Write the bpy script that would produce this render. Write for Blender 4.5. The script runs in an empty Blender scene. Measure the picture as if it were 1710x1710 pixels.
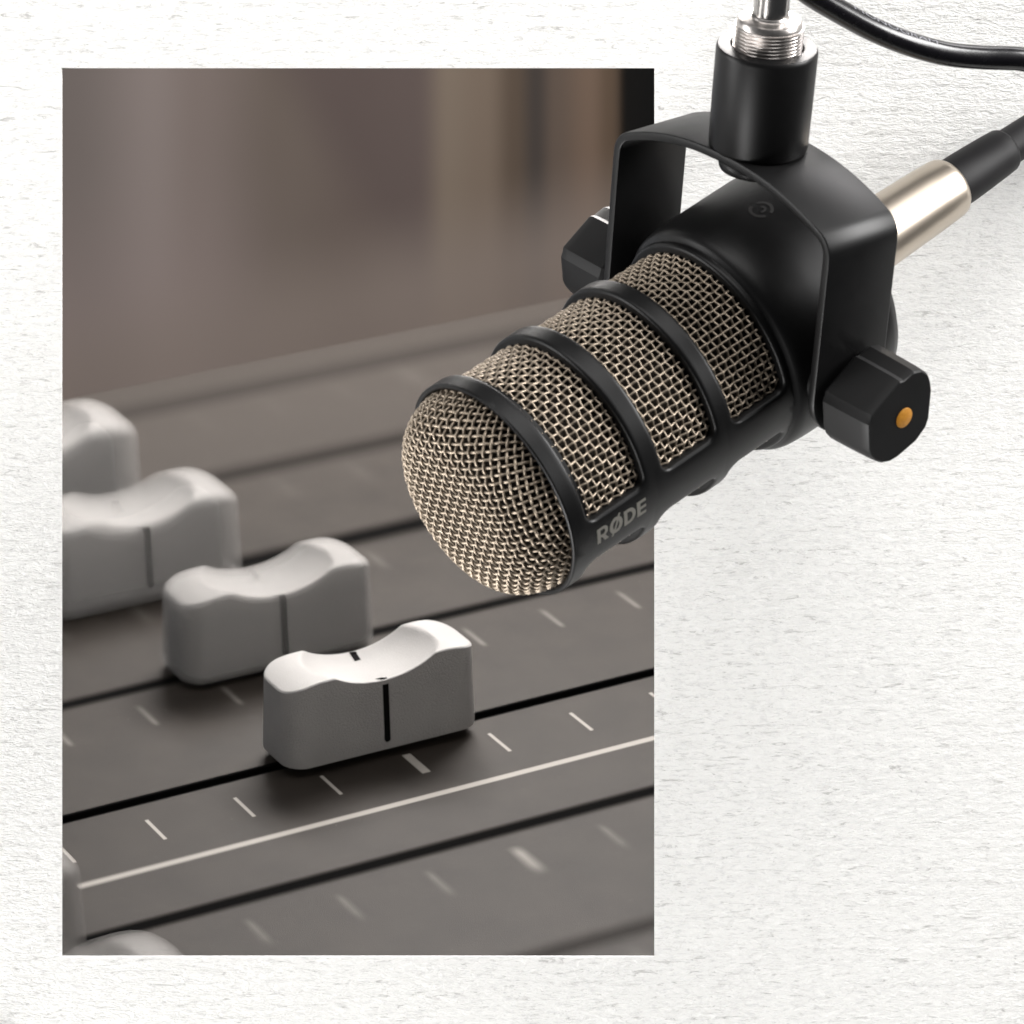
import bpy, math, random
from mathutils import Vector, Matrix
random.seed(7)
S = 0.00014                     # metres per photograph pixel (microphone is life size)
F = 7000.0                      # camera distance in those units
PI = math.pi; R_ = math.radians
scene = bpy.context.scene
COL = scene.collection

def lin(r, g, b):
    f = lambda c: (c/12.92 if c <= .04045 else ((c+.055)/1.055)**2.4)
    return (f(r/255), f(g/255), f(b/255), 1)

# ------------------------------------------------------------------ node helper
class NT:
    def __init__(s, name):
        s.m = bpy.data.materials.new(name); s.m.use_nodes = True
        s.t = s.m.node_tree; s.n = s.t.nodes; s.l = s.t.links
        s.b = s.n['Principled BSDF']; s.out = s.n['Material Output']
    def node(s, typ, **kw):
        n = s.n.new(typ)
        for k, v in kw.items(): setattr(n, k, v)
        return n
    def put(s, sock, v):
        if hasattr(v, 'is_linked') or isinstance(v, bpy.types.NodeSocket): s.l.new(v, sock)
        else: sock.default_value = v
    def math(s, op, a, b=0.0, c=None, clamp=False):
        n = s.node('ShaderNodeMath', operation=op); n.use_clamp = clamp
        s.put(n.inputs[0], a); s.put(n.inputs[1], b)
        if c is not None: s.put(n.inputs[2], c)
        return n.outputs[0]
    def coord(s, scale=1.0/S, out='Object'):
        tc = s.node('ShaderNodeTexCoord')
        mp = s.node('ShaderNodeMapping'); mp.inputs['Scale'].default_value = (scale,)*3 if not hasattr(scale, '__len__') else scale
        s.l.new(tc.outputs[out], mp.inputs['Vector'])
        return mp.outputs[0]
    def xyz(s, v):
        n = s.node('ShaderNodeSeparateXYZ'); s.l.new(v, n.inputs[0]); return n.outputs
    def noise(s, vec, scale, detail=3, rough=.5, stretch=None, dist=0):
        if stretch:
            mp = s.node('ShaderNodeMapping'); mp.inputs['Scale'].default_value = stretch
            s.l.new(vec, mp.inputs['Vector']); vec = mp.outputs[0]
        n = s.node('ShaderNodeTexNoise'); s.l.new(vec, n.inputs['Vector'])
        n.inputs['Scale'].default_value = scale; n.inputs['Detail'].default_value = detail
        n.inputs['Roughness'].default_value = rough; n.inputs['Distortion'].default_value = dist
        return n.outputs['Fac']
    def ramp(s, fac, stops, interp='LINEAR'):
        n = s.node('ShaderNodeValToRGB'); n.color_ramp.interpolation = interp
        e = n.color_ramp.elements
        while len(e) < len(stops): e.new(.5)
        for el, (p, c) in zip(e, stops):
            el.position = p; el.color = c if hasattr(c, '__len__') else (c, c, c, 1)
        s.put(n.inputs[0], fac); return n.outputs[0]
    def mix(s, fac, a, b):
        n = s.node('ShaderNodeMix', data_type='RGBA')
        s.put(n.inputs[0], fac); s.put(n.inputs[6], a); s.put(n.inputs[7], b); return n.outputs[2]
    def bump(s, h, strength=.3, dist=1.0):
        n = s.node('ShaderNodeBump'); n.inputs['Strength'].default_value = strength
        n.inputs['Distance'].default_value = dist*S
        s.l.new(h, n.inputs['Height']); s.l.new(n.outputs[0], s.b.inputs['Normal'])
    def set(s, color=None, rough=None, metal=None, spec=None):
        if color is not None: s.put(s.b.inputs['Base Color'], color)
        if rough is not None: s.put(s.b.inputs['Roughness'], rough)
        if metal is not None: s.b.inputs['Metallic'].default_value = metal
        if spec is not None: s.put(s.b.inputs['Specular IOR Level'], spec)
        return s

def satin_black(name, base=.008, rough=.42, grain=.1, spec=.5, tint=(1, .98, 1.03)):
    k = NT(name); v = k.coord()
    n1 = k.noise(v, .35, 3, .6); n2 = k.noise(v, .012, 3, .6)
    col = k.ramp(n2, [(.3, (base*.85*tint[0], base*.85*tint[1], base*.85*tint[2], 1)), (.75, (base*1.3*tint[0], base*1.3*tint[1], base*1.3*tint[2], 1))])
    sp = k.ramp(k.noise(v, .09, 2, .7), [(.78, 0.0), (.80, 1.0)])
    col = k.mix(k.math('MULTIPLY', sp, .10), col, (.25, .24, .24, 1))
    k.set(col, k.math('MULTIPLY_ADD', n2, .12, rough-.06), 0, spec)
    k.bump(n1, grain, 1.0)
    return k.m

# ------------------------------------------------------------------ mesh helper
class MB:
    def __init__(s): s.v = []; s.f = []
    def add(s, vs, fs):
        o = len(s.v); s.v += [tuple(p) for p in vs]; s.f += [tuple(i+o for i in f) for f in fs]
    def grid(s, rows, closed_u=False, closed_v=False, flip=False):
        n = len(rows); m = len(rows[0]); vs = [p for r in rows for p in r]; fs = []
        for i in range(n if closed_v else n-1):
            for j in range(m if closed_u else m-1):
                a = i*m+j; b = i*m+(j+1) % m; c = ((i+1) % n)*m+(j+1) % m; d = ((i+1) % n)*m+j
                fs.append((a, d, c, b) if flip else (a, b, c, d))
        s.add(vs, fs)
    def lathe(s, prof, seg=128, cap0=False, cap1=False):
        rows = [[(r*math.cos(2*PI*j/seg), r*math.sin(2*PI*j/seg), t) for j in range(seg)] for r, t in prof]
        o = len(s.v); s.grid(rows, closed_u=True)
        if cap0: s.f.append(tuple(o+j for j in range(seg))[::-1])
        if cap1: s.f.append(tuple(o+(len(prof)-1)*seg+j for j in range(seg)))
    def tube(s, pts, rad, seg=6, caps=True):
        pts = [Vector(p) for p in pts]; n = len(pts)
        t0 = (pts[1]-pts[0]).normalized()
        nrm = t0.orthogonal().normalized(); rows = []
        for i, p in enumerate(pts):
            t = (pts[min(i+1, n-1)]-pts[max(i-1, 0)]).normalized()
            nrm = (nrm - t*nrm.dot(t)).normalized(); b = t.cross(nrm)
            r = rad[i] if hasattr(rad, '__len__') else rad
            rows.append([tuple(p + (nrm*math.cos(2*PI*j/seg)+b*math.sin(2*PI*j/seg))*r) for j in range(seg)])
        o = len(s.v); s.grid(rows, closed_u=True)
        if caps:
            s.f.append(tuple(o+j for j in range(seg))[::-1]); s.f.append(tuple(o+(n-1)*seg+j for j in range(seg)))
    def build(s, name, mat, parent=None, k=1.0, sharp=35, merge=0.0, cut=None):
        me = bpy.data.meshes.new(name)
        me.from_pydata([(x*S*k, y*S*k, z*S*k) for x, y, z in s.v], [], s.f)
        import bmesh
        bm = bmesh.new(); bm.from_mesh(me)
        if merge: bmesh.ops.remove_doubles(bm, verts=bm.verts, dist=merge*S)
        if cut: bmesh.ops.bisect_plane(bm, geom=bm.verts[:]+bm.edges[:]+bm.faces[:], plane_co=cut[0], plane_no=cut[1], clear_outer=True)
        bmesh.ops.recalc_face_normals(bm, faces=bm.faces)
        bm.to_mesh(me); bm.free()
        me.polygons.foreach_set('use_smooth', [True]*len(me.polygons))
        if sharp: me.set_sharp_from_angle(angle=R_(sharp))
        for m in (mat if isinstance(mat, (list, tuple)) else [mat]): me.materials.append(m)
        o = bpy.data.objects.new(name, me); COL.objects.link(o)
        if parent: o.parent = parent
        return o

def tag(o, label=None, cat=None, group=None, kind=None):
    if label: o['label'] = label
    if cat: o['category'] = cat
    if group: o['group'] = group
    if kind: o['kind'] = kind
    return o
def thing(name, loc, axes, label, cat, group=None, scale=1.0):
    """Empty at loc (pixel units) with local axes given as three world vectors"""
    o = bpy.data.objects.new(name, None); COL.objects.link(o); o.empty_display_size = .01
    M = Matrix([[axes[0][i], axes[1][i], axes[2][i]] for i in range(3)]).to_4x4()
    M.translation = Vector(loc)*S
    o.matrix_world = M @ Matrix.Scale(scale, 4)
    return tag(o, label, cat, group)
def px(x, y, Y):                # photograph pixel at depth Y behind the wall plane
    s = (F+Y)/F
    return Vector(((x-855)*s, Y, (855-y)*s))
IDENT = (Vector((1, 0, 0)), Vector((0, 1, 0)), Vector((0, 0, 1)))

# ================================================================== CANVAS WALL
k = NT('white_canvas'); v = k.coord()
fib = k.noise(v, .075, 5, .72, (.5, 1, 1.35), 1.0)
fine = k.noise(v, .24, 3, .6, (.45, 1, 1.2), .4)
big = k.noise(v, .018, 2, .5, (.5, 1, 1.6), .3)
w1 = k.math('SINE', k.math('ADD', k.math('MULTIPLY', k.xyz(v)[2], 2*PI/19), k.math('MULTIPLY', k.noise(v, .022, 3, .6), 9)))
h = k.math('ADD', k.math('ADD', k.math('MULTIPLY', fib, 1.0), k.math('MULTIPLY', fine, .6)), k.math('MULTIPLY', k.math('MULTIPLY', w1, k.noise(v, .05, 2, .5)), .11))
h = k.math('ADD', h, k.math('MULTIPLY', big, .5))
fl = k.noise(v, .085, 4, .75, (.26, 1, 1.6), 1.6)
fleck = k.ramp(k.math('MULTIPLY_ADD', w1, -.026, fl), [(.315, .0), (.43, 1.0)])
fl2 = k.ramp(k.noise(v, .16, 3, .7, (.35, 1, 1.3), .8), [(.32, .0), (.48, 1.0)])
col = k.mix(fl2, (.765, .76, .75, 1), (.905, .90, .88, 1))
col = k.mix(fleck, (.56, .55, .535, 1), col)
k.set(col, .9, 0, .15); k.bump(h, .75, 7.0)
canvas = k.m
k = NT('board_edge'); k.set(lin(60, 55, 52), .8); edge_mat = k.m

X0, X1, Z1, Z0 = 103-855, 1093-855, 855-113, 855-1597
B = 1500; BT = 1200
mb = MB()
xs = [-B, X0, X1, B]; zs = [-B, Z0, Z1, BT]
for i in range(3):
    for j in range(3):
        if i == 1 and j == 1: continue
        mb.add([(xs[i], 0, zs[j]), (xs[i+1], 0, zs[j]), (xs[i+1], 0, zs[j+1]), (xs[i], 0, zs[j+1])], [(0, 1, 2, 3)])
        mb.add([(xs[i], 9, zs[j]), (xs[i+1], 9, zs[j]), (xs[i+1], 9, zs[j+1]), (xs[i], 9, zs[j+1])], [(3, 2, 1, 0)])
for a, b in (((X0, Z0), (X1, Z0)), ((X1, Z0), (X1, Z1)), ((X1, Z1), (X0, Z1)), ((X0, Z1), (X0, Z0)),
             ((-B, -B), (B, -B)), ((B, -B), (B, BT)), ((B, BT), (-B, BT)), ((-B, BT), (-B, -B))):
    mb.add([(a[0], 0, a[1]), (b[0], 0, b[1]), (b[0], 9, b[1]), (a[0], 9, a[1])], [(0, 1, 2, 3)])
wall = mb.build('canvas_wall', canvas, merge=.01, sharp=30)
tag(wall, 'white rough canvas wall around the tall rectangular opening', 'wall')

# ================================================================== MIXING CONSOLE
sn = .407; e = math.asin(sn); A = R_(29.1)
U = Vector((math.cos(A), math.sin(A)*math.cos(e), math.sin(A)*sn))
V = Vector((math.sin(A), -math.cos(A)*math.cos(e), -math.cos(A)*sn))
N = Vector((0, -sn, math.cos(e)))
P0 = px(640, 1235, 1420.); KC = (F+1420)/(F+1150)
PITCH = 437.0
UL, UR, VF, VB = -1500, 2900, 1120, -1900
console = thing('mixing_console', P0, (U, -V, N), 'dark grey mixing console with long black fader slots and white scale marks', 'mixing console', scale=KC)

def soft_box(k, d, hw, w):      # blurred box profile: d distance, hw half width, w softness
    num = k.math('SUBTRACT', k.math('MULTIPLY_ADD', w, .5, hw), d)
    c = k.math('DIVIDE', num, w, clamp=True)
    lim = k.math('MINIMUM', k.math('DIVIDE', k.math('MULTIPLY', 2.0, hw), w), 1.0)
    sm = k.math('MULTIPLY', k.math('MULTIPLY', c, c), k.math('SUBTRACT', 3.0, k.math('MULTIPLY', c, 2.0)))
    return k.math('MULTIPLY', sm, lim)
k = NT('console_panel'); v = k.coord()
x, y, z = k.xyz(v)
x = k.math('SUBTRACT', x, 9.)
vv = k.math('MULTIPLY', y, -1.0)                                  # toward the front = +
rowf = k.math('ROUND', k.math('DIVIDE', k.math('SUBTRACT', vv, 120.), PITCH))
vl = k.math('SUBTRACT', vv, k.math('MULTIPLY', rowf, PITCH))       # local v in the strip, 120 = middle of the marks
soft = k.math('MULTIPLY', k.math('MAXIMUM', k.math('SUBTRACT', k.math('ABSOLUTE', k.math('SUBTRACT', vv, 90.)), 130.), 0.), k.math('MULTIPLY_ADD', k.math('GREATER_THAN', vv, 300.), .018, .062))
softv = k.math('MULTIPLY_ADD', soft, 1.7, 2.5); softu = k.math('MULTIPLY_ADD', soft, 1.0, 1.6)
ux = k.math('SUBTRACT', x, k.math('MULTIPLY', k.math('ROUND', k.math('DIVIDE', x, 183.)), 183.))
ux5 = k.math('SUBTRACT', x, k.math('MULTIPLY', k.math('ROUND', k.math('DIVIDE', x, 915.)), 915.))
lv = soft_box(k, k.math('ABSOLUTE', k.math('SUBTRACT', vl, 120.)), 43., softv)
t1 = soft_box(k, k.math('ABSOLUTE', ux), 3.6, softu)
t5 = soft_box(k, k.math('ABSOLUTE', ux5), 9., softu)
tick = k.math('MULTIPLY', k.math('MAXIMUM', t1, t5), lv)
line = soft_box(k, k.math('ABSOLUTE', k.math('SUBTRACT', vv, k.math('MULTIPLY_ADD', x, 0.0, 250.))), 8.0, k.math('MULTIPLY_ADD', k.math('MAXIMUM', k.math('MULTIPLY', x, -1.), 0.), .016, 4.))
line = k.math('MULTIPLY', line, k.math('GREATER_THAN', x, -765.))
marks = k.math('MAXIMUM', tick, line)
# slot shade painted into the panel colour, soft-edged; only the middle slot is cut
sv = k.math('SUBTRACT', vv, k.math('MULTIPLY', k.math('ROUND', k.math('DIVIDE', vv, PITCH)), PITCH))
far = k.math('LESS_THAN', vv, -600.)
slot_shade = soft_box(k, k.math('ABSOLUTE', sv), k.math('MULTIPLY_ADD', far, 14., 17.), k.math('MULTIPLY_ADD', soft, 1.15, 3.))
n1 = k.noise(v, .42, 3, .65); n2 = k.noise(v, .008, 3, .55)
base = k.ramp(n2, [(.3, (.0165, .0134, .0110, 1)), (.7, (.024, .0196, .0162, 1))])
rear_sheen = k.ramp(k.math('MULTIPLY', vv, -.0005), [(.42, 0.0), (.86, 1.0)], 'EASE')  # rear strip lightened: grazing sheen put into the panel colour
base = k.mix(rear_sheen, base, (.034, .029, .0255, 1))
dust = k.ramp(k.noise(v, .17, 2, .8), [(.725, 0.0), (.75, 1.0)])
base = k.mix(k.math('MULTIPLY', dust, .4), base, (.3, .27, .25, 1))
base = k.mix(slot_shade, base, (.003, .003, .003, 1))
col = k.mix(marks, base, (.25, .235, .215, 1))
k.set(col, k.math('ADD', .58, k.math('MULTIPLY', slot_shade, .3)), 0, k.math('SUBTRACT', .14, k.math('MULTIPLY', slot_shade, .13)))
k.bump(n1, .4, 1.6)
panel_mat = k.m
k = NT('slot_black'); k.set((.002, .002, .002, 1), .8, 0, .1); slot_mat = k.m

# panel: strips between real slots with rounded shoulders, slot walls and floor
mb = MB(); SH = 11.0
prof = []                                             # (v, h) running from front to back
rows_ = list(range(2, -5, -1))                        # slot indices
prof.append((VF, -60)); prof.append((VF, -3)); prof.append((VF-3, 0))
for r in rows_:
    c = r*PITCH
    if r != 0: continue
    prof += [(c+SH+2.0, 0), (c+SH+.6, -.6), (c+SH, -2.0), (c+SH, -70), (c-SH, -70), (c-SH, -2.0), (c-SH-.6, -.6), (c-SH-2.0, 0)]
prof += [(VB+8, 0), (VB, -8), (VB, -200)]
mb.grid([[(UL, -pv, ph), (UR, -pv, ph)] for pv, ph in prof])
YC = P0.y-16                                           # the console ends just behind the wall
nl = Vector((U.y, -V.y, N.y))*KC
cut = (tuple(nl*(-YC/nl.length_squared)*S), tuple(-nl.normalized()))
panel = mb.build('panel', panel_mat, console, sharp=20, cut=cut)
mb = MB()
for r in rows_:
    c = r*PITCH
    if r != 0: continue
    mb.add([(UL, -c-SH-4, -60), (UR, -c-SH-4, -60), (UR, -c+SH+4, -60), (UL, -c+SH+4, -60)], [(0, 1, 2, 3)])
mb.build('slot_floor', slot_mat, console, cut=cut)

# ------------------------------------------------------------------ fader caps
def cap_material(name, bright=1.0):
    k = NT(name); v = k.coord()
    g = k.noise(v, .38, 3, .62); n2 = k.noise(v, .01, 2, .5); n3 = k.noise(v, .5, 2, .5)
    col = k.ramp(n2, [(.3, (.27*bright, .262*bright, .256*bright, 1)), (.7, (.305*bright, .297*bright, .289*bright, 1))])
    k.set(col, .62, 0, .35)
    tcn = k.node('ShaderNodeTexCoord'); nz_ = k.xyz(tcn.outputs['Normal'])[2]
    side = k.math('SUBTRACT', 1.0, k.math('MULTIPLY', k.math('SUBTRACT', nz_, .2), 2.5, clamp=True))
    k.bump(k.math('MULTIPLY', k.math('ADD', g, k.math('MULTIPLY', n3, .3)), k.math('MULTIPLY_ADD', side, .85, .15)), 1.0, 5.5)
    return k
cap_mat = cap_material('fader_plastic').m
cap_mat_soft = cap_material('fader_plastic_soft', 1.15).m
def skin_material(name, alpha):
    k = NT(name); k.set((.35, .34, .33, 1), .7, 0, .2)
    tr = k.node('ShaderNodeBsdfTransparent'); mx = k.node('ShaderNodeMixShader'); mx.inputs[0].default_value = alpha
    k.l.new(tr.outputs[0], mx.inputs[1]); k.l.new(k.b.outputs[0], mx.inputs[2]); k.l.new(mx.outputs[0], k.out.inputs['Surface'])
    return k.m
skin_mat = skin_material('blur_skin', .13)
k = NT('indicator_black'); k.set((.002, .002, .002, 1), .8, 0, .05); ind_mat = k.m

HL, HW, RC, HH = 209., 78., 46., 172.
def top_h(u, w):               # flat shoulders with an ellipsoid finger scoop cut through the middle
    z = HH + 7 + u*.022 - 22*max(0, abs(u)/HL-.62)**2*6
    g = 1-((u-2)/136.)**2-(w/112.)**2
    q = 10*g                                            # soft crease at the rim of the scoop
    g = math.log1p(math.exp(q*7))/70. if q < 8 else g
    return z-45*min(g, 1.2)**.85
def cap_rows(infl=0.0, edge=5.0):
    """rows from bottom rim, up the side, over the edge, then inward to the middle"""
    n = 132; rows = []
    def outline(shrink, tfrac):
        # rounded rectangle, walls drafted; shrink moves it inward
        du = 3*tfrac; dv = 7*tfrac
        L = HL+infl-shrink-du; W = HW+infl-shrink-dv; rc = max(RC+infl*.8-shrink, 6)
        rc = min(rc, W-1, L-1)
        pts = []
        segs = [((L-rc), (W-rc), 0), (-(L-rc), (W-rc), 90), (-(L-rc), -(W-rc), 180), ((L-rc), -(W-rc), 270)]
        for i, (cx, cy, a0) in enumerate(segs):
            for q in range(9):
                a = R_(a0+q*90/8); pts.append((cx+rc*math.cos(a), cy+rc*math.sin(a)))
            nx = segs[(i+1) % 4]; a = R_(nx[2]); tgt = (nx[0]+rc*math.cos(a), nx[1]+rc*math.sin(a)); cur = pts[-1]
            m = 56 if i in (0, 2) else 8
            for q in range(1, m): pts.append((cur[0]+(tgt[0]-cur[0])*q/m, cur[1]+(tgt[1]-cur[1])*q/m))
        return pts
    rows.append([(x_, y_, -infl*.6) for x_, y_ in outline(6, 0)])
    rows.append([(x_, y_, 3-infl*.6) for x_, y_ in outline(1, 0)])
    for tf in (.06, .3, .55, .8):
        rows.append([(x_, y_, (top_h(x_, y_)-edge)*tf) for x_, y_ in outline(0, tf)])
    for q in range(0, 6):
        a = q/5*PI/2
        o = outline(edge*(1-math.cos(a)), .97)
        rows.append([(x_, y_, top_h(x_, y_)-edge+edge*math.sin(a)+infl*.7) for x_, y_ in o])
    # flat rim then scooped finger dish
    def dish(x_, y_):
        a = abs(x_-2)/ (HL*.66); b = abs(y_)/(HW-14.)
        d = 1-(a**2.6+b**2.6)
        return 0.0
    last = outline(edge, .97)
    for f in [1-.05*q for q in range(1, 21)]:
        rr = []
        for x_, y_ in last:
            # inward toward the centre line, keeps the rim width constant
            tx = max(-(HL-70), min(HL-70, x_)); ax = tx+(x_-tx)*f; ay = y_*f
            rr.append((ax, ay, top_h(ax, ay)-dish(ax, ay)+infl*.7))
        rows.append(rr)
    return rows
def cap_mesh(infl=0.0, edge=3.6):
    mb = MB(); rows = cap_rows(infl, edge); mb.grid(rows, closed_u=True)
    m = len(rows[0])
    mb.f.append(tuple(range(m))[::-1])
    return mb
def indicator_mesh(y_sign):
    # inlaid line down the long side and a short way over the rim into the dish
    mb = MB(); w = 6.4; pts = []
    hgt = top_h(0, HW-9)
    for q in range(7):
        tf = .17+(.955-.17)*q/6
        pts.append((y_sign*(HW-7*tf-1.0), (hgt-5)*tf))
    path_o = [(p[0]+y_sign*1.8, p[1]) for p in pts]+[(y_sign*(HW-9.5), hgt-.2), (y_sign*(HW-12), top_h(0, HW-12)+1.), (y_sign*(HW-18), top_h(0, HW-18)+1.), (y_sign*(HW-24), top_h(0, HW-24)+1.), (y_sign*(HW-33), top_h(0, HW-33)+1.), (y_sign*(HW-34), top_h(0, HW-34)-2)]
    rows = []
    for i, (yy, zz) in enumerate(path_o):
        ww = w
        rows.append([(-ww, yy-y_sign*6, zz-3 if i > 7 else zz), (-ww, yy, zz), (ww, yy, zz), (ww, yy-y_sign*6, zz-3 if i > 7 else zz)])
    mb.grid(rows, closed_u=True)
    a = R_(0)
    # rounded lower end
    c = (path_o[0][0], path_o[0][1])
    fan = [(0, c[0], c[1]+.5)]+[(w*math.cos(R_(180+q*15)), c[0]+y_sign*.6, c[1]+.5+w*math.sin(R_(180+q*15))) for q in range(13)]
    mb.add(fan, [(0, i, i+1) for i in range(1, 13)])
    return mb
HOVER = 19.
def fader(u, row, label, soft=0.0, name='fader_cap', group='fader caps on the mixing console'):
    v_ = row*PITCH
    loc = P0 + (U*u + V*v_ + N*HOVER)*KC
    t = thing(name, loc, (U, -V, N), label, 'fader cap', group, KC)
    if soft == 0:
        cap_mesh(0, 3.6).build('cap', cap_mat, t, sharp=50, merge=.02)
    else:
        # added translucent skins nested round a solid core, standing in for lens blur
        n = 11; core = cap_mesh(-soft*.5, 5+soft*.5).build('cap', cap_mat_soft, t, sharp=80)
        sh = MB()
        for i in range(n):
            r = -soft*.5 + soft*1.15*(i+1)/n
            m_ = cap_mesh(r, 5+soft*.5); sh.add(m_.v, m_.f)
        sh.build('blur_shells', skin_mat, core, sharp=80)
    for sgn in (1, -1):
        im = indicator_mesh(sgn).build('indicator_line', ind_mat, t)
        if soft: im.scale = (1, (HW+soft*.42)/HW, 1)
    st = MB(); st.add([(-26, -5, -HOVER-30), (26, -5, -HOVER-30), (26, 5, -HOVER-30), (-26, 5, -HOVER-30), (-26, -5, 8), (26, -5, 8), (26, 5, 8), (-26, 5, 8)],
           [(0, 1, 5, 4), (1, 2, 6, 5), (2, 3, 7, 6), (3, 0, 4, 7)])
    st.build('stem', slot_mat, t)
    return t
FADERS = [(-30, 0, 'nearest sharp light grey fader cap, alone on the middle slot, black centre line', 0),
          (-34, -1, 'light grey fader cap just behind the sharp one, whole and slightly blurred', 12),
          (-135, -2, 'blurred light grey fader cap third from the front, its end cut by the opening edge', 34),
          (-175, -3, 'most distant blurred light grey fader cap at the upper left of the console', 46),
          (-1075, 1, 'grey fader cap at the left edge of the opening, only its dark end showing', 40),
          (-1050, 2, 'pale fader cap peeking over the bottom left edge of the opening', 44)]
for f in FADERS: fader(*f)

# ================================================================== PAINTED BACKDROP, LIGHT BAFFLES
k = NT('backdrop_paint'); v = k.coord()  # blurred room painted as soft colour bands on an added backdrop
x, y, z = k.xyz(v)
YB = 5200.; sc = F/(F+YB)
ix = k.math('MULTIPLY_ADD', x, sc, 855.); iy = k.math('MULTIPLY_ADD', z, -sc, 855.)
fx = k.math('DIVIDE', k.math('SUBTRACT', ix, 53.), 1100.)
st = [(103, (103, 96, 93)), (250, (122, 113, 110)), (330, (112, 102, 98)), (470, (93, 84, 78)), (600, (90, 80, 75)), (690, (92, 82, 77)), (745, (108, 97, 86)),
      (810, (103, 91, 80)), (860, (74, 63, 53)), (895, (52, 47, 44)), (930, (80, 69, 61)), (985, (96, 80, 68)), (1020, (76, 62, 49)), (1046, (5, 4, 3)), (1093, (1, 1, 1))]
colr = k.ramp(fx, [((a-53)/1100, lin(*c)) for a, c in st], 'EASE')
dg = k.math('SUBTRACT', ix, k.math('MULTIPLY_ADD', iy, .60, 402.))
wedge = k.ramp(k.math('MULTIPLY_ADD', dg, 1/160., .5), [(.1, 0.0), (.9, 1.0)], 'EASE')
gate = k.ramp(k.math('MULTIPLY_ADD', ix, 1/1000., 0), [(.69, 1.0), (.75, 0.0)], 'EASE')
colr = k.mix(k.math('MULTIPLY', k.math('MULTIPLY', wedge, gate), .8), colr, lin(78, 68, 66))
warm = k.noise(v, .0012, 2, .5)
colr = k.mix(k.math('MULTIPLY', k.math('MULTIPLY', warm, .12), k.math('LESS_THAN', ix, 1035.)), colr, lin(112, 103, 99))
lowl = k.math('MULTIPLY', k.ramp(k.math('MULTIPLY', iy, .001), [(.22, 0.0), (.66, 1.0)], 'EASE'), k.ramp(k.math('MULTIPLY', ix, .001), [(.30, 1.0), (.56, 0.0)], 'EASE'))  # lower left lightened: room lighting put into the colour
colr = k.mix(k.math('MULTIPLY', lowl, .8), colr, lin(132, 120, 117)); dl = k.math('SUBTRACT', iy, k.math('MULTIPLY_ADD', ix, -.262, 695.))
band = k.ramp(k.math('MULTIPLY_ADD', dl, 1/220., 1.0), [(.1, 0.0), (.95, 1.0)], 'EASE')  # far-edge haze painted in: colour blended toward the console panel
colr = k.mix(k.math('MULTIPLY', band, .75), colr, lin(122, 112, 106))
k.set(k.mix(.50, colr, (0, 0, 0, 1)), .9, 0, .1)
mb = MB()
n = 160; rows = []
for zz in [-2600+i*520 for i in range(11)]:
    rows.append([(-2800+5600*i/n, YB+3*math.sin(i*.61), zz) for i in range(n+1)])
mb.grid(rows)
bd = mb.build('painted_backdrop', k.m)
tag(bd, 'added backdrop painted as the blurred grey and brown room behind the mixing console', 'backdrop')

k = NT('bounce_paint'); k.set((.17, .18, .195, 1), .9, 0, .1); bounce_paint = k.m  # paler left baffle, added to bounce light onto the cap ends
k = NT('baffle_paint'); k.set((.09, .085, .085, 1), .9, 0, .1)
for nm, x_ in (('baffle_left', -1500), ('baffle_right', 1500)):  # unseen side walls added as baffles against stray softbox light
    mb = MB(); mb.add([(x_, 9, -2600), (x_, YB+60, -2600), (x_, YB+60, 1500), (x_, 9, 1500), (x_*1.01, 9, -2600), (x_*1.01, YB+60, -2600), (x_*1.01, YB+60, 1500), (x_*1.01, 9, 1500)],
        [(0, 1, 2, 3), (4, 5, 6, 7), (0, 1, 5, 4), (1, 2, 6, 5), (2, 3, 7, 6), (3, 0, 4, 7)])
    tag(mb.build(nm, bounce_paint if x_ < 0 else k.m), kind='structure')
mb = MB(); mb.add([(-1500, 9, -1560), (1500, 9, -1560), (1500, YB+60, -1560), (-1500, YB+60, -1560)], [(0, 1, 2, 3)])  # unseen floor added to close off the light baffles
tag(mb.build('floor', k.m), kind='structure')

# ================================================================== MICROPHONE
YP = -340.; G = (F+YP)/F
C = px(1244, 539, YP)
a_ = Vector((.755, .45, .477)).normalized()
a_ = Vector((.748, .44, .502)).normalized()
e1 = Vector((.534, 0, -.846)); e1 = (e1-a_*e1.dot(a_)).normalized()
e2 = e1.cross(a_)
if e2.y > 0: e2 = -e2
mic = thing('microphone', C, (e2, e1, a_) if e2.cross(e1).dot(a_) > 0 else (e1, e2, a_),
            'black broadcast microphone with beige woven grille hanging nose down from its yoke', 'microphone')
s_ = Vector((.06, -.48, .875)).normalized()
k_ = s_.cross(a_).normalized()             # points to the upper left, away from the camera
if k_.x > 0: k_ = -k_
m_ = k_.cross(s_).normalized()
if m_.dot(a_) < 0: m_ = -m_
Minv = mic.matrix_world.to_3x3().inverted()
def W2M(p): return tuple(Minv @ p)         # world offset (px) -> mic local (px)
YO = Vector((-8, 0, -12))        # the yoke pivot sits a little below the body axis
def KS(k1, s1, m1): return W2M(k_*k1 + s_*s1 + m_*m1 + YO)
def cyl(phi, r, t):                         # phi in degrees measured from e1 toward the viewer side
    p = R_(phi); return (r*math.sin(p), r*math.cos(p), t)

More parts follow.
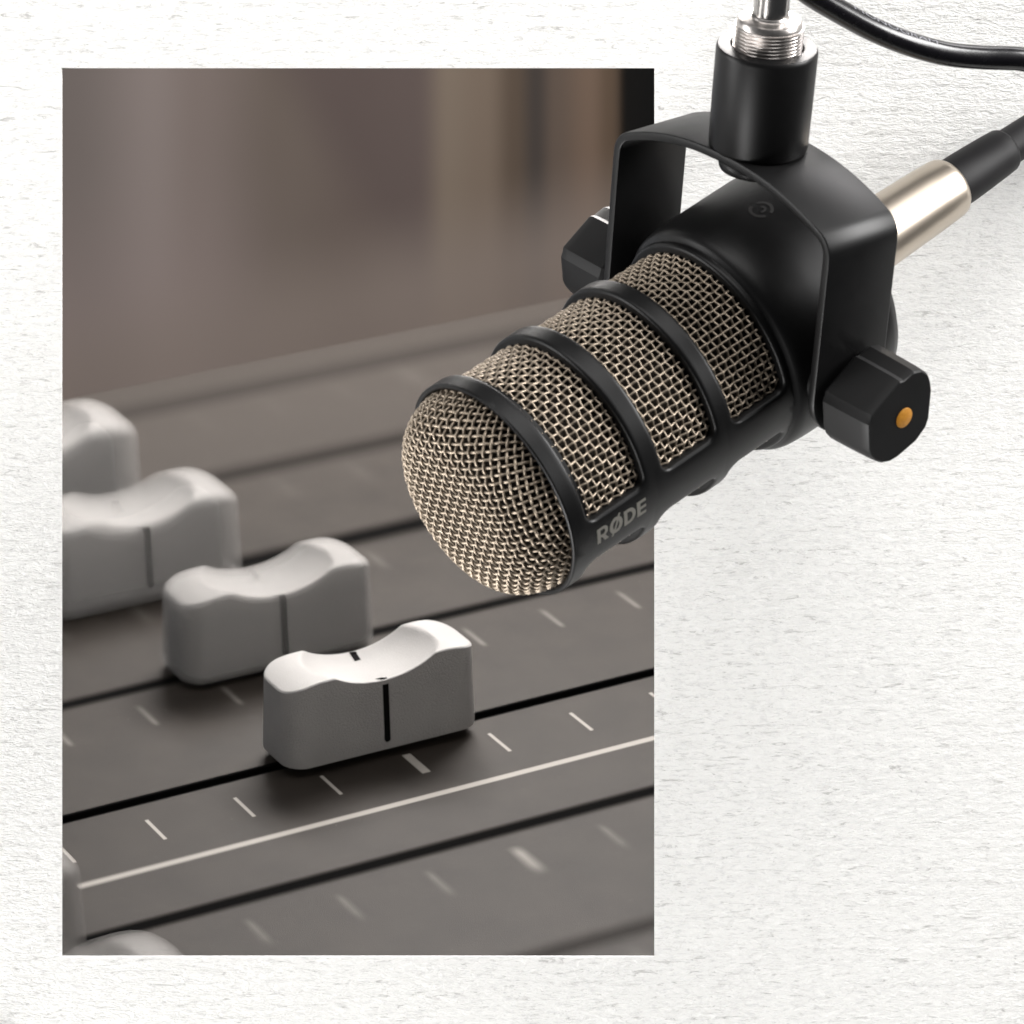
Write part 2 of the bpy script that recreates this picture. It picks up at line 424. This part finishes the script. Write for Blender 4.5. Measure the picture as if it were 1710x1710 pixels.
black = satin_black('satin_black_paint', .0035, .40, .07, .25)
black_yoke = satin_black('yoke_black_paint', .0035, .40, .08, .27)
black_knob = satin_black('knob_rubber', .004, .50, .06, .24)
RB, RG = 196., 182.
q_ = .996
def window_cell(mb, T0, T1, t0, t1, fa, fb, FA, FB, R, depth, rc, f):
    cs = R*PI/180
    def loop(exp):
        rr = rc+exp; A0, A1 = fa*cs-exp, fb*cs+exp; B0, B1 = t0-exp, t1+exp; pts = []
        nl, nt = 50, 6
        cor = [(A1-rr, B1-rr, 0, 'l'), (A0+rr, B1-rr, 90, 't'), (A0+rr, B0+rr, 180, 'l'), (A1-rr, B0+rr, 270, 't')]
        for i, (cx, cy, a0, _) in enumerate(cor):
            for q in range(7):
                a = R_(a0+q*15); pts.append((cx+rr*math.cos(a), cy+rr*math.sin(a), ('c', i, q)))
            n2 = cor[(i+1) % 4]; a = R_(n2[2]); tg = (n2[0]+rr*math.cos(a), n2[1]+rr*math.sin(a)); cu = pts[-1]
            m = nl if i % 2 == 0 else nt
            for q in range(1, m): pts.append((cu[0]+(tg[0]-cu[0])*q/m, cu[1]+(tg[1]-cu[1])*q/m, ('s', i, q/m)))
        return pts
    def P(s, t, r): return cyl(s/cs, r, t)
    L = loop(f); O = []
    A0, A1 = FA*cs, FB*cs
    cornerpt = [(A1, T1), (A0, T1), (A0, T0), (A1, T0)]
    for (s, t, tagp) in L:
        kind, i, q = tagp
        if kind == 's':
            O.append((s, T1) if i == 0 else (A0, t) if i == 1 else (s, T0) if i == 2 else (A1, t))
        else:
            cx, cy = cornerpt[i]
            # first half travels along the side it comes from, second half along the next side
            st = L[[j for j, z in enumerate(L) if z[2] == ('c', i, 0)][0]]; en = L[[j for j, z in enumerate(L) if z[2] == ('c', i, 6)][0]]
            if i == 0: a = (A1, st[1]); b = (en[0], T1)
            elif i == 1: a = (st[0], T1); b = (A0, en[1])
            elif i == 2: a = (A0, st[1]); b = (en[0], T0)
            else: a = (st[0], T0); b = (A1, en[1])
            if q <= 3: w = q/3; O.append((a[0]+(cx-a[0])*w, a[1]+(cy-a[1])*w))
            else: w = (q-3)/3; O.append((cx+(b[0]-cx)*w, cy+(b[1]-cy)*w))
    rows = []
    for w in (0, .25, .5, .75, 1):
        rows.append([P(o[0]+(l[0]-o[0])*w, o[1]+(l[1]-o[1])*w, R) for o, l in zip(O, L)])
    for ang in (22, 45, 68, 90):
        aa = R_(ang); lp = loop(f*(1-math.sin(aa)))
        rows.append([P(l[0], l[1], R-f*(1-math.cos(aa))) for l in lp])
    lp = loop(-1.5)
    rows.append([P(l[0], l[1], R-depth) for l in lp])
    mb.grid(rows, closed_u=True)
SPINE = 35.; SW = 14.
mb = MB()
bands = [(-562, -385, -529, -405), (-385, -227.5, -365, -246), (-227.5, -78, -209, -91)]
for (T0, T1, t0, t1) in bands:
    for off in (0, 180):
        window_cell(mb, T0*q_, T1*q_, t0*q_, t1*q_, SPINE+SW+off, SPINE+180-SW+off, SPINE+off, SPINE+180+off, RB, 17., 19., 6.5)
mb.lathe([(RG+1.5, -520*q_), (RG+1.5, -556*q_), (RG+3, -562*q_), (RG+6, -565*q_), (RB-3.5, -566*q_), (RB-1, -565*q_), (RB, -562*q_)], 144)
mb.lathe([(RB, -78*q_), (RB+1.5, -75), (RB+6, -72), (RB+10.5, -66), (RB+13, -56), (RB+14.5, -40), (RB+15.5, -20), (RB+16, 20), (RB+16, 120), (RB+14, 140), (RB+8, 156), (RB-6, 168), (RB-30, 175), (70, 178), (68, 186), (0, 186)], 144)
mb.build('body', black, mic, k=G, sharp=40, merge=.05)

# --- woven wire grilles
k = NT('grille_wire'); v = k.coord()
nn = k.noise(v, .05, 3, .6)
colr = k.ramp(nn, [(.3, (.29, .24, .187, 1)), (.7, (.39, .325, .255, 1))])
k.set(colr, .46, .8, .5)
wire = k.m
PW = 13.2; WR = 2.05
mb = MB()
ncirc = int(2*PI*RG/PW); ncirc += ncirc % 2
dphi = 360./ncirc
tA, tB = -540*q_, -72*q_; nring = int((tB-tA)/PW); nring += nring % 2
pt = (tB-tA)/nring
SUB = 3
for i in range(ncirc):                                     # axial wires
    ph = i*dphi
    near = -12 < ((ph-0+180) % 360-180)                    # every wire is made; backs use fewer sides
    pts = []
    for j in range(nring*SUB+1):
        u = j/SUB
        pts.append(cyl(ph, RG-2+WR*1.15*math.cos(PI*u)*(1 if i % 2 else -1), tA+u*pt))
    mb.tube(pts, WR, 6, False)
for j in range(nring+1):                                   # hoop wires
    rows = []; nn_ = ncirc*SUB
    for i in range(nn_):
        u = i/SUB; r = RG-2+WR*1.15*math.cos(PI*u)*(1 if (j % 2) else -1)
        c = Vector(cyl(u*dphi, r, tA+j*pt)); rad = Vector(cyl(u*dphi, 1, 0)); ax = Vector((0, 0, 1))
        rows.append([tuple(c+(rad*math.cos(q*PI/3)+ax*math.sin(q*PI/3))*WR) for q in range(6)])
    mb.grid(rows, closed_u=True, closed_v=True)
side = mb.build('side_grille', wire, mic, k=G, sharp=None)

RD = RG; HD = 95.; TD = -548*q_
def dome_h(r):
    w = min(r/RD, 1.0); return HD*max(0.0, 1-w**5.5)**.52
def dome_n(x_, y_):
    d = 1.0; r = math.hypot(x_, y_)
    if r > RD-2: return Vector((x_/r, y_/r, -.05)).normalized()
    g = (dome_h(min(r+d, RD))-dome_h(max(r-d, 0)))/(2*d)
    if r < 1e-6: return Vector((0, 0, -1))
    return Vector((-g*x_/r, -g*y_/r, -1.0)).normalized()
mb = MB(); ga = math.atan2(.92, .393)                      # grid direction in the (e1, e2) plane
# local x = e2, y = e1 components
dB = Vector((math.sin(ga), math.cos(ga))); dA = Vector((-dB.y, dB.x))
# azimuthal equal-distance drape: crossings keep their pitch along the surface
arc = [0.0]; rr_ = [0.0]; M_ = 600
for q in range(1, M_+1):
    r0, r1 = RD*(1-(1-(q-1)/M_)**1.7), RD*(1-(1-q/M_)**1.7)
    arc.append(arc[-1]+math.hypot(r1-r0, dome_h(r1)-dome_h(r0))); rr_.append(r1)
import bisect
def r_of(s1):
    if s1 >= arc[-1]: return None
    i = bisect.bisect(arc, s1)-1; w = (s1-arc[i])/max(arc[i+1]-arc[i], 1e-9)
    return rr_[i]+(rr_[i+1]-rr_[i])*w
NW = int(arc[-1]/PW)+1
for fam in (0, 1):
    for i in range(-NW, NW+1):
        pts = []
        for j in range(-NW*5, NW*5+1):
            u = j/5.
            p2 = (dB*i+dA*u) if fam == 0 else (dA*i+dB*u)
            l = p2.length*PW; r = r_of(l) if l < arc[-1]+18 else None
            if r is None:
                if l >= arc[-1] and l < arc[-1]+18:
                    d2 = p2.normalized(); pts.append(Vector((d2.x*(RD-1), d2.y*(RD-1), TD+(l-arc[-1]))))
                continue
            d2 = p2.normalized() if l > 1e-6 else Vector((1, 0)); c2 = d2*r
            sg = math.cos(PI*u)*(1 if (i % 2 == 0) else -1)*(1 if fam == 0 else -1)
            pts.append(Vector((c2.x, c2.y, TD-dome_h(r)))+dome_n(c2.x, c2.y)*(WR*sg*1.1))
        if len(pts) > 6: mb.tube(pts, 2.15, 7, False)
mb.build('front_grille', wire, mic, k=G, sharp=None)

k = NT('inner_gauze'); v = k.coord()
x, y, z = k.xyz(v)
ang = k.math('MULTIPLY', k.math('ARCTAN2', y, x), RG)
f1 = k.math('SINE', k.math('MULTIPLY', ang, 2*PI/3.6)); f2 = k.math('SINE', k.math('MULTIPLY', z, 2*PI/3.6))
f3 = k.math('SINE', k.math('MULTIPLY', x, 2*PI/3.6)); f4 = k.math('SINE', k.math('MULTIPLY', y, 2*PI/3.6))
front = k.math('LESS_THAN', z, -546.*q_*G)
g = k.math('ADD', k.math('MULTIPLY', k.math('MULTIPLY', f1, f2), k.math('SUBTRACT', 1.0, front)), k.math('MULTIPLY', k.math('MULTIPLY', f3, f4), front))
k.set(k.mix(k.math('GREATER_THAN', g, .45), (.002, .0016, .0013, 1), (.04, .03, .022, 1)), .8, 0, .05)
mb = MB()
prof = [(RG-9, -60)]+[(RG-9, t) for t in (-200, -400, TD)]
for q in range(14, -1, -1):
    r = (RG-9)*q/14.; w = r/(RG-9)
    prof.append((max(r, .01), TD-(HD-8)*max(0, 1-w**5.5)**.52))
mb.lathe(prof, 96)
mb.build('inner_gauze', k.m, mic, k=G, sharp=None)

# --- lettering wrapped on the spine
k = NT('logo_print'); k.set(lin(112, 110, 104), .6, 0, .2); logo_mat = k.m
def letters():
    """bold letters as polygons, unit height; returns list of (verts, faces) in (x, y)"""
    out = []; x = 0
    def quad(*p): out.append(([(x+a, b) for a, b in p], [tuple(range(len(p)))]))
    def ring(cx, cy, ro, ri, a0, a1, n=20, sx=1.0, sxi=1.0):
        vs = []; fs = []
        for i in range(n+1):
            a = R_(a0+(a1-a0)*i/n)
            vs.append((x+cx+ro[0]*math.cos(a), cy+ro[1]*math.sin(a))); vs.append((x+cx+ri[0]*math.cos(a), cy+ri[1]*math.sin(a)))
        for i in range(n): fs.append((2*i, 2*i+2, 2*i+3, 2*i+1))
        out.append((vs, fs))
    # R
    quad((0, 0), (.22, 0), (.22, 1), (0, 1))
    quad((.22, .82), (.42, .82), (.42, 1), (.22, 1)); quad((.22, .34), (.42, .34), (.42, .52), (.22, .52))
    ring(.42, .67, (.30, .33), (.10, .15), -90, 90)
    quad((.30, .36), (.52, .38), (.76, 0), (.50, 0))
    x += .84
    # O with stroke
    ring(.42, .5, (.44, .53), (.21, .30), 0, 360, 36)
    quad((.10, -.14), (.24, -.14), (.76, 1.14), (.62, 1.14))
    x += .96
    # D
    quad((0, 0), (.22, 0), (.22, 1), (0, 1))
    quad((.22, .80), (.32, .80), (.32, 1), (.22, 1)); quad((.22, 0), (.32, 0), (.32, .20), (.22, .20))
    ring(.32, .5, (.46, .5), (.24, .30), -90, 90)
    x += .88
    # E
    quad((0, 0), (.22, 0), (.22, 1), (0, 1))
    for b in (0, .41, .81): quad((.22, b), (.60, b), (.60, b+.19), (.22, b+.19))
    x += .60
    return out, x
mb = MB(); ls, wid = letters()
T_a, T_b, ph0, ph1 = -516*q_, -410*q_, 33.6, 43.2
import bmesh
def subdivide_flat(vs, fs, cuts=3):
    bm = bmesh.new(); vv_ = [bm.verts.new((a, b, 0)) for a, b in vs]
    for f in fs:
        try: bm.faces.new([vv_[i] for i in f])
        except ValueError: pass
    bmesh.ops.triangulate(bm, faces=bm.faces)
    bmesh.ops.subdivide_edges(bm, edges=bm.edges[:], cuts=cuts, use_grid_fill=True)
    bm.verts.index_update(); out = ([(v_.co.x, v_.co.y) for v_ in bm.verts], [tuple(q.index for q in f.verts) for f in bm.faces]); bm.free(); return out
for vs, fs in ls:
    vs, fs = subdivide_flat(vs, fs)
    mb.add([cyl(ph0+(ph1-ph0)*b, RB+.5, T_a+(T_b-T_a)*a/wid) for a, b in vs], fs)
lg = mb.build('logo', logo_mat, mic, k=G, sharp=None)
k = NT('emblem_print'); k.set((.020, .019, .019, 1), .6, 0, .3)
mb = MB()
def arc_strip(c_phi, c_t, ro, ri, a0, a1, R, n=18):
    rows = []
    for i in range(n+1):
        a = R_(a0+(a1-a0)*i/n); row = []
        for r in (ro, (ro+ri)/2, ri):
            row.append(cyl(c_phi+r*math.cos(a)/(R*PI/180), R+.5, c_t+r*math.sin(a)))
        rows.append(row)
    mb.grid(rows)
arc_strip(131.6, 52, 21, 15, 20, 165, RB+16); arc_strip(131.6, 52, 21, 15, 200, 345, RB+16)
arc_strip(131.6, 52, 9, 4.5, 40, 230, RB+16)
mb.build('emblem', k.m, mic, k=G, sharp=None)

# --- yoke strap
mb = MB(); TH = 15.; KO = 258.; 
def yoke_path():
    pts = []                                               # (k, s) on the outer surface, half width
    for q in range(11):                                    # rounded lower end round the knob axis
        a = R_(-90+q*9); pts.append((KO, 78*math.sin(a), 78*math.cos(a)))
    for s1 in (30, 70, 110, 150, 190, 215, 240): pts.append((KO, s1, 78))
    rc = 46.
    for q in range(1, 9):
        a = R_(q*8.6); pts.append((KO-rc+rc*math.cos(a), 250+rc*math.sin(a), 78))
    last = pts[-1]
    # shallow arch to the crown
    for q in range(1, 13):
        w = q/12; kk = last[0]*(1-w); top = 338.
        ss = last[1]+(top-last[1])*(1-(1-w)**2.3); pts.append((kk, ss, 78))
    left = pts
    right = [(-p[0], p[1], p[2]) for p in reversed(pts[:-1])]
    return left+right
P_ = yoke_path(); n = len(P_); rows = []
for i, (kk, ss, hw) in enumerate(P_):
    a = P_[max(i-1, 0)]; b = P_[min(i+1, n-1)]
    d = Vector((b[0]-a[0], b[1]-a[1])).normalized(); nr = Vector((-d.y, d.x))   # inward normal
    if nr.dot(Vector((-kk, -ss+40))) < 0: nr = -nr
    hw = max(hw, 2); ee = 2.2
    if i < 11 or i >= n-11: nr = Vector((-math.copysign(1, kk), 0))
    sec = [(hw-ee, 0), (hw-.6, .6), (hw, ee), (hw, TH-ee), (hw-.6, TH-.6), (hw-ee, TH), (-hw+ee, TH), (-hw+.6, TH-.6), (-hw, TH-ee), (-hw, ee), (-hw+.6, .6), (-hw+ee, 0), (0, 0)]
    rows.append([KS(kk+nr.x*t, ss+nr.y*t, m1) for m1, t in sec])
mb.grid(rows, closed_u=True)
yoke = mb.build('yoke', black_yoke, mic, k=G, sharp=50)

# --- knobs
KP = [(90, 68), (74, 81), (61, 86), (48, 86), (36, 82), (24, 78), (-18, 77), (-30, 79), (-52, 77), (-86, 79), (-98, 83), (-112, 85), (-125, 84), (224, 82), (214, 79), (176, 74.5), (169, 72.5), (162, 73.5), (98, 69.5)]
k = NT('knob_dot'); k.set(k.ramp(k.noise(k.coord(), .2, 3, .6), [(.3, lin(160, 106, 26)), (.7, lin(180, 124, 38))]), .5, 0, .4); dot_mat = k.m
for sg in (-1, 1):
    mb = MB()
    secs = [(KO-2, .60), (KO+6, .62), (KO+10, .93), (KO+16, 1.0), (KO+50, 1.0), (KO+100, .985), (KO+111, .975), (KO+117, .955), (KO+119, .93), (KO+119.2, .60), (KO+119.2, .01)]
    rows = []
    for kk, sc_ in secs:
        rows.append([KS(sg*kk, r*sc_*math.sin(R_(a)), r*sc_*math.cos(R_(a))) for a, r in KP])
    mb.grid(rows, closed_u=True)
    kn = mb.build('knob', black_knob, mic, k=G, sharp=24)
    mb = MB()
    rows = [[KS(sg*(KO+dk), -4+r*math.sin(2*PI*j/32), 9+r*math.cos(2*PI*j/32)) for j in range(32)] for dk, r in ((118, 17.5), (120.4, 17.5), (120.8, 17), (120.8, .01))]
    mb.grid(rows, closed_u=True)
    mb.build('dot', dot_mat, kn, k=G, sharp=40)
    # hub between body and yoke
    mb = MB()
    rows = [[KS(sg*dk, r*math.sin(2*PI*j/40), r*math.cos(2*PI*j/40)) for j in range(40)] for dk, r in ((RB, 46.), (KO-10, 46.))]
    mb.grid(rows, closed_u=True); mb.build('hub', black_knob, mic, k=G)

# --- socket and nut on the yoke
def s_lathe(prof, seg=96, slope=0.0):
    mb = MB(); rows = [[KS(r*math.cos(2*PI*j/seg), t, r*math.sin(2*PI*j/seg)) for j in range(seg)] for r, t in prof]
    mb.grid(rows, closed_u=True); return mb
s_lathe([(10, 329), (62, 329), (66, 331), (67, 334), (78, 336), (80.5, 339), (81.5, 343), (82.5, 422), (83, 504), (82, 509), (80, 511.5), (76, 512), (60.5, 512), (59, 510.5), (58.5, 496), (58.5, 466), (1, 464)]).build('mount_socket', black, mic, k=G, sharp=40)
s_lathe([(1, 294), (54, 294), (60, 297), (62, 302), (62, 310), (58, 315), (50, 318), (50, 324)]).build('nut', black, mic, k=G, sharp=40)

# ================================================================== STAND ROD
stand_ax = (k_, s_.cross(k_), s_)
ctr = C + YO*G + s_*(464*G)
stand = thing('stand_rod', ctr, stand_ax, 'shiny chrome threaded stand rod screwed into the top of the microphone mount', 'stand rod')
k = NT('steel'); v = k.coord(); nz = k.noise(v, .2, 4, .7, (1, 1, 3))
k.set(k.ramp(nz, [(.2, (.42, .39, .37, 1)), (.8, (.60, .57, .55, 1))]), k.math('MULTIPLY_ADD', nz, .2, .22), 1.0); k.bump(nz, .04, 1.0); steel = k.m
k = NT('polished_chrome'); k.set((.50, .48, .46, 1), .2, 1.0); chrome = k.m
mb = MB(); seg = 96; tp = 6.0; rows = []
npitch = 13; per = 10
for i in range(npitch*per+1):                       # helical thread
    row = []
    for j in range(seg):
        ph = 2*PI*j/seg; tt = i/per*tp
        w = (i/per - j/seg) % 1.0
        d = 1-abs(2*w-1)
        r = 52.5+4.2*min(1, d*1.4)
        row.append((r*math.cos(ph), r*math.sin(ph), 6+tt))
    rows.append(row)
top = 6+npitch*tp
for r, t in ((54, top+.5), (53, top+6), (50, top+10.5), (46, top+12), (34, top+12.5), (31, top+14), (29.5, top+17), (28.5, top+18)):
    rows.append([(r*math.cos(2*PI*j/seg), r*math.sin(2*PI*j/seg), t) for j in range(seg)])
mb.grid(rows, closed_u=True); mb.build('thread', steel, stand, k=G, sharp=30)
mb = MB(); mb.lathe([(26.5, top+10), (26.5, top+16), (28.8, top+19), (28.8, top+900)], 64)
mb.build('shaft', chrome, stand, k=G, sharp=30)

# ================================================================== CABLE WITH PLUG
cab = thing('xlr_cable', C+a_*(180*G), (e2, e1, a_) if e2.cross(e1).dot(a_) > 0 else (e1, e2, a_), 'black microphone cable with a champagne silver plug in the back of the microphone', 'cable')
k = NT('champagne_metal'); v = k.coord(); nz = k.noise(v, .03, 3, .6, (1, 1, .2))
k.set(k.ramp(nz, [(.2, (.50, .435, .36, 1)), (.8, (.60, .53, .45, 1))]), .34, 1.0); champ = k.m
k = NT('cable_rubber'); v = k.coord(); nz = k.noise(v, .04, 3, .6)
k.set((.004, .0035, .005, 1), k.math('MULTIPLY_ADD', nz, .12, .20), 0, .5); k.bump(nz, .1, 2.0); rubber = k.m
mb = MB(); mb.lathe([(50, -6), (60, -4), (64, 4), (64.5, 20), (63, 60), (60, 160), (57.5, 250), (55.5, 296), (53.5, 305), (49, 311), (44, 313), (40, 313)], 96)
mb.build('plug_shell', champ, cab, k=G, sharp=40)
mb = MB(); mb.lathe([(44, 300), (45, 318), (45, 340), (43.5, 380), (41.5, 420), (40, 440), (38, 445), (33.5, 449), (33, 456), (32, 500), (31, 540), (28, 545), (20, 546), (10, 546)], 64)
k = NT('matte_rubber'); k.set((.006, .0055, .0065, 1), .55, 0, .3); mb.build('strain_relief', k.m, cab, k=G, sharp=40)
def crom(P, n=14):
    out = []; P = [2*P[0]-P[1]]+P+[2*P[-1]-P[-2]]
    for i in range(1, len(P)-2):
        for q in range(n):
            t = q/n; a, b, c, d = P[i-1:i+3]
            out.append(.5*((2*b)+(c-a)*t+(2*a-5*b+4*c-d)*t*t+(-a+3*b-3*c+d)*t**3))
    out.append(P[-2]); return out
base = C+a_*(180*G); cinv = cab.matrix_world.to_3x3().inverted()
start = C+a_*(620*G)
path = [start, start+a_*90, px(1880, 120, -20), px(1960, 60, -40), px(1950, 60, -90), px(1860, 112, -150), px(1760, 106, -190), px(1700, 98, -215), px(1640, 96, -235), px(1580, 90, -260), px(1520, 74, -290), px(1460, 50, -330), px(1400, 18, -380), px(1345, -16, -430), px(1290, -62, -480), px(1230, -130, -520), px(1160, -230, -540), px(1100, -340, -540)]
path = [start, start+a_*80, px(1850, 160, -30), px(1960, 150, -60), px(2010, 120, -110), px(1930, 100, -160)]+path[6:]
mb = MB(); cpts = crom(path, 12)
mb.tube([tuple(cinv @ (p-base)) for p in cpts], 19.5, 24)
cb = mb.build('cable', rubber, cab, sharp=40)
# faint white print along the top of the cable
fc = bpy.data.curves.new('print_text', 'FONT'); fc.body = 'I   MONOGRAM'; fc.size = 1.0
fo = bpy.data.objects.new('print_text', fc); COL.objects.link(fo)
bpy.context.view_layer.update()
tm = fo.evaluated_get(bpy.context.evaluated_depsgraph_get()).to_mesh()
tv = [(v_.co.x, v_.co.y) for v_ in tm.vertices]; tf_ = [tuple(p.vertices) for p in tm.polygons]
bpy.data.objects.remove(fo); bpy.data.curves.remove(fc)
tv, tf_ = subdivide_flat(tv, tf_, 1)
wmax = max(a for a, b in tv)
def to_px(p): q = F/(F+p.y); return 855+p.x*q
vis = sorted([(to_px(p), i) for i, p in enumerate(cpts) if p.y < -200 and 1300 < to_px(p) < 1700])
def at_x(X):
    for (x0, i0), (x1, i1) in zip(vis, vis[1:]):
        if x0 <= X <= x1:
            w_ = (X-x0)/max(x1-x0, 1e-6); return cpts[i0].lerp(cpts[i1], w_), (cpts[i1]-cpts[i0]).normalized()
    return cpts[vis[-1][1]], Vector((1, 0, 0))
mb = MB(); vv2 = []
for a, b in tv:
    p, t = at_x(1384+(1556-1384)*a/wmax)
    up = (Vector((0, 0, 1))-t*t.z).normalized(); fr = t.cross(up)
    if fr.y > 0: fr = -fr
    an = R_(28+b*34); vv2.append(tuple(cinv @ (p-base+(fr*math.cos(an)+up*math.sin(an))*19.75)))
mb.add(vv2, tf_)
k = NT('cable_print'); k.set((.16, .16, .18, 1), .5); mb.build('print', k.m, cb, sharp=None)

# ================================================================== LIGHTS, WORLD, CAMERA
def area(name, loc, target, sx, sy, power, color=(1, 1, 1)):
    l = bpy.data.lights.new(name, 'AREA'); l.shape = 'RECTANGLE'; l.size = sx*S; l.size_y = sy*S
    l.energy = power; l.color = color
    o = bpy.data.objects.new(name, l); COL.objects.link(o)
    o.location = Vector(loc)*S
    o.rotation_euler = (Vector(target)-Vector(loc)).to_track_quat('-Z', 'Y').to_euler()
    return o
area('softbox_top', (300, -3200, 5000), (200, 0, 0), 6000, 2600, 4.4, (1, .985, .97))
area('softbox_left', (-6400, -1500, 600), (-300, 0, 0), 2000, 5200, 6.7, (1, .99, .98))
area('softbox_right', (5800, -1500, 3400), (500, 0, -300), 2400, 4200, 17.0, (1, .99, .98))
area('softbox_low', (-4200, -1500, -5000), (500, 0, -400), 5200, 2000, 17.0, (1, .99, .98))
area('softbox_back', (2000, 2500, 5200), (300, -300, 200), 3800, 1600, 3.0, (1, .97, .97))
area('studio_lamp', (200, 2700, 3400), (0, 1900, -300), 2600, 1500, 9.3, (1, .955, .915))

w = bpy.data.worlds.new('World'); scene.world = w; w.use_nodes = True
w.node_tree.nodes['Background'].inputs[0].default_value = (.9, .95, 1, 1)
w.node_tree.nodes['Background'].inputs[1].default_value = .05

cd = bpy.data.cameras.new('Camera'); cam = bpy.data.objects.new('Camera', cd); COL.objects.link(cam)
cam.location = (0, -F*S, 0); cam.rotation_euler = (R_(90), 0, 0)
cd.sensor_width = 36; cd.lens = 36*F/1710.
cd.clip_start = .01; cd.clip_end = 50
cd.dof.use_dof = True
FOCUS = 200.; SLOPE = .0032       # blur px per px of depth
cd.dof.focus_distance = (F+FOCUS)*S
aper = SLOPE*(F)*S               # aperture diameter: blur = aper/S * |dz|/(F+z)
cd.dof.aperture_fstop = (cd.lens/1000.)/aper
scene.camera = cam
scene.cycles.max_bounces = 8; scene.cycles.transparent_max_bounces = 64
scene.cycles.sample_clamp_indirect = 4
vs = scene.view_settings
vs.view_transform = 'Standard'; vs.look = 'None'; vs.exposure = 0; vs.gamma = 1; vs.use_curve_mapping = False
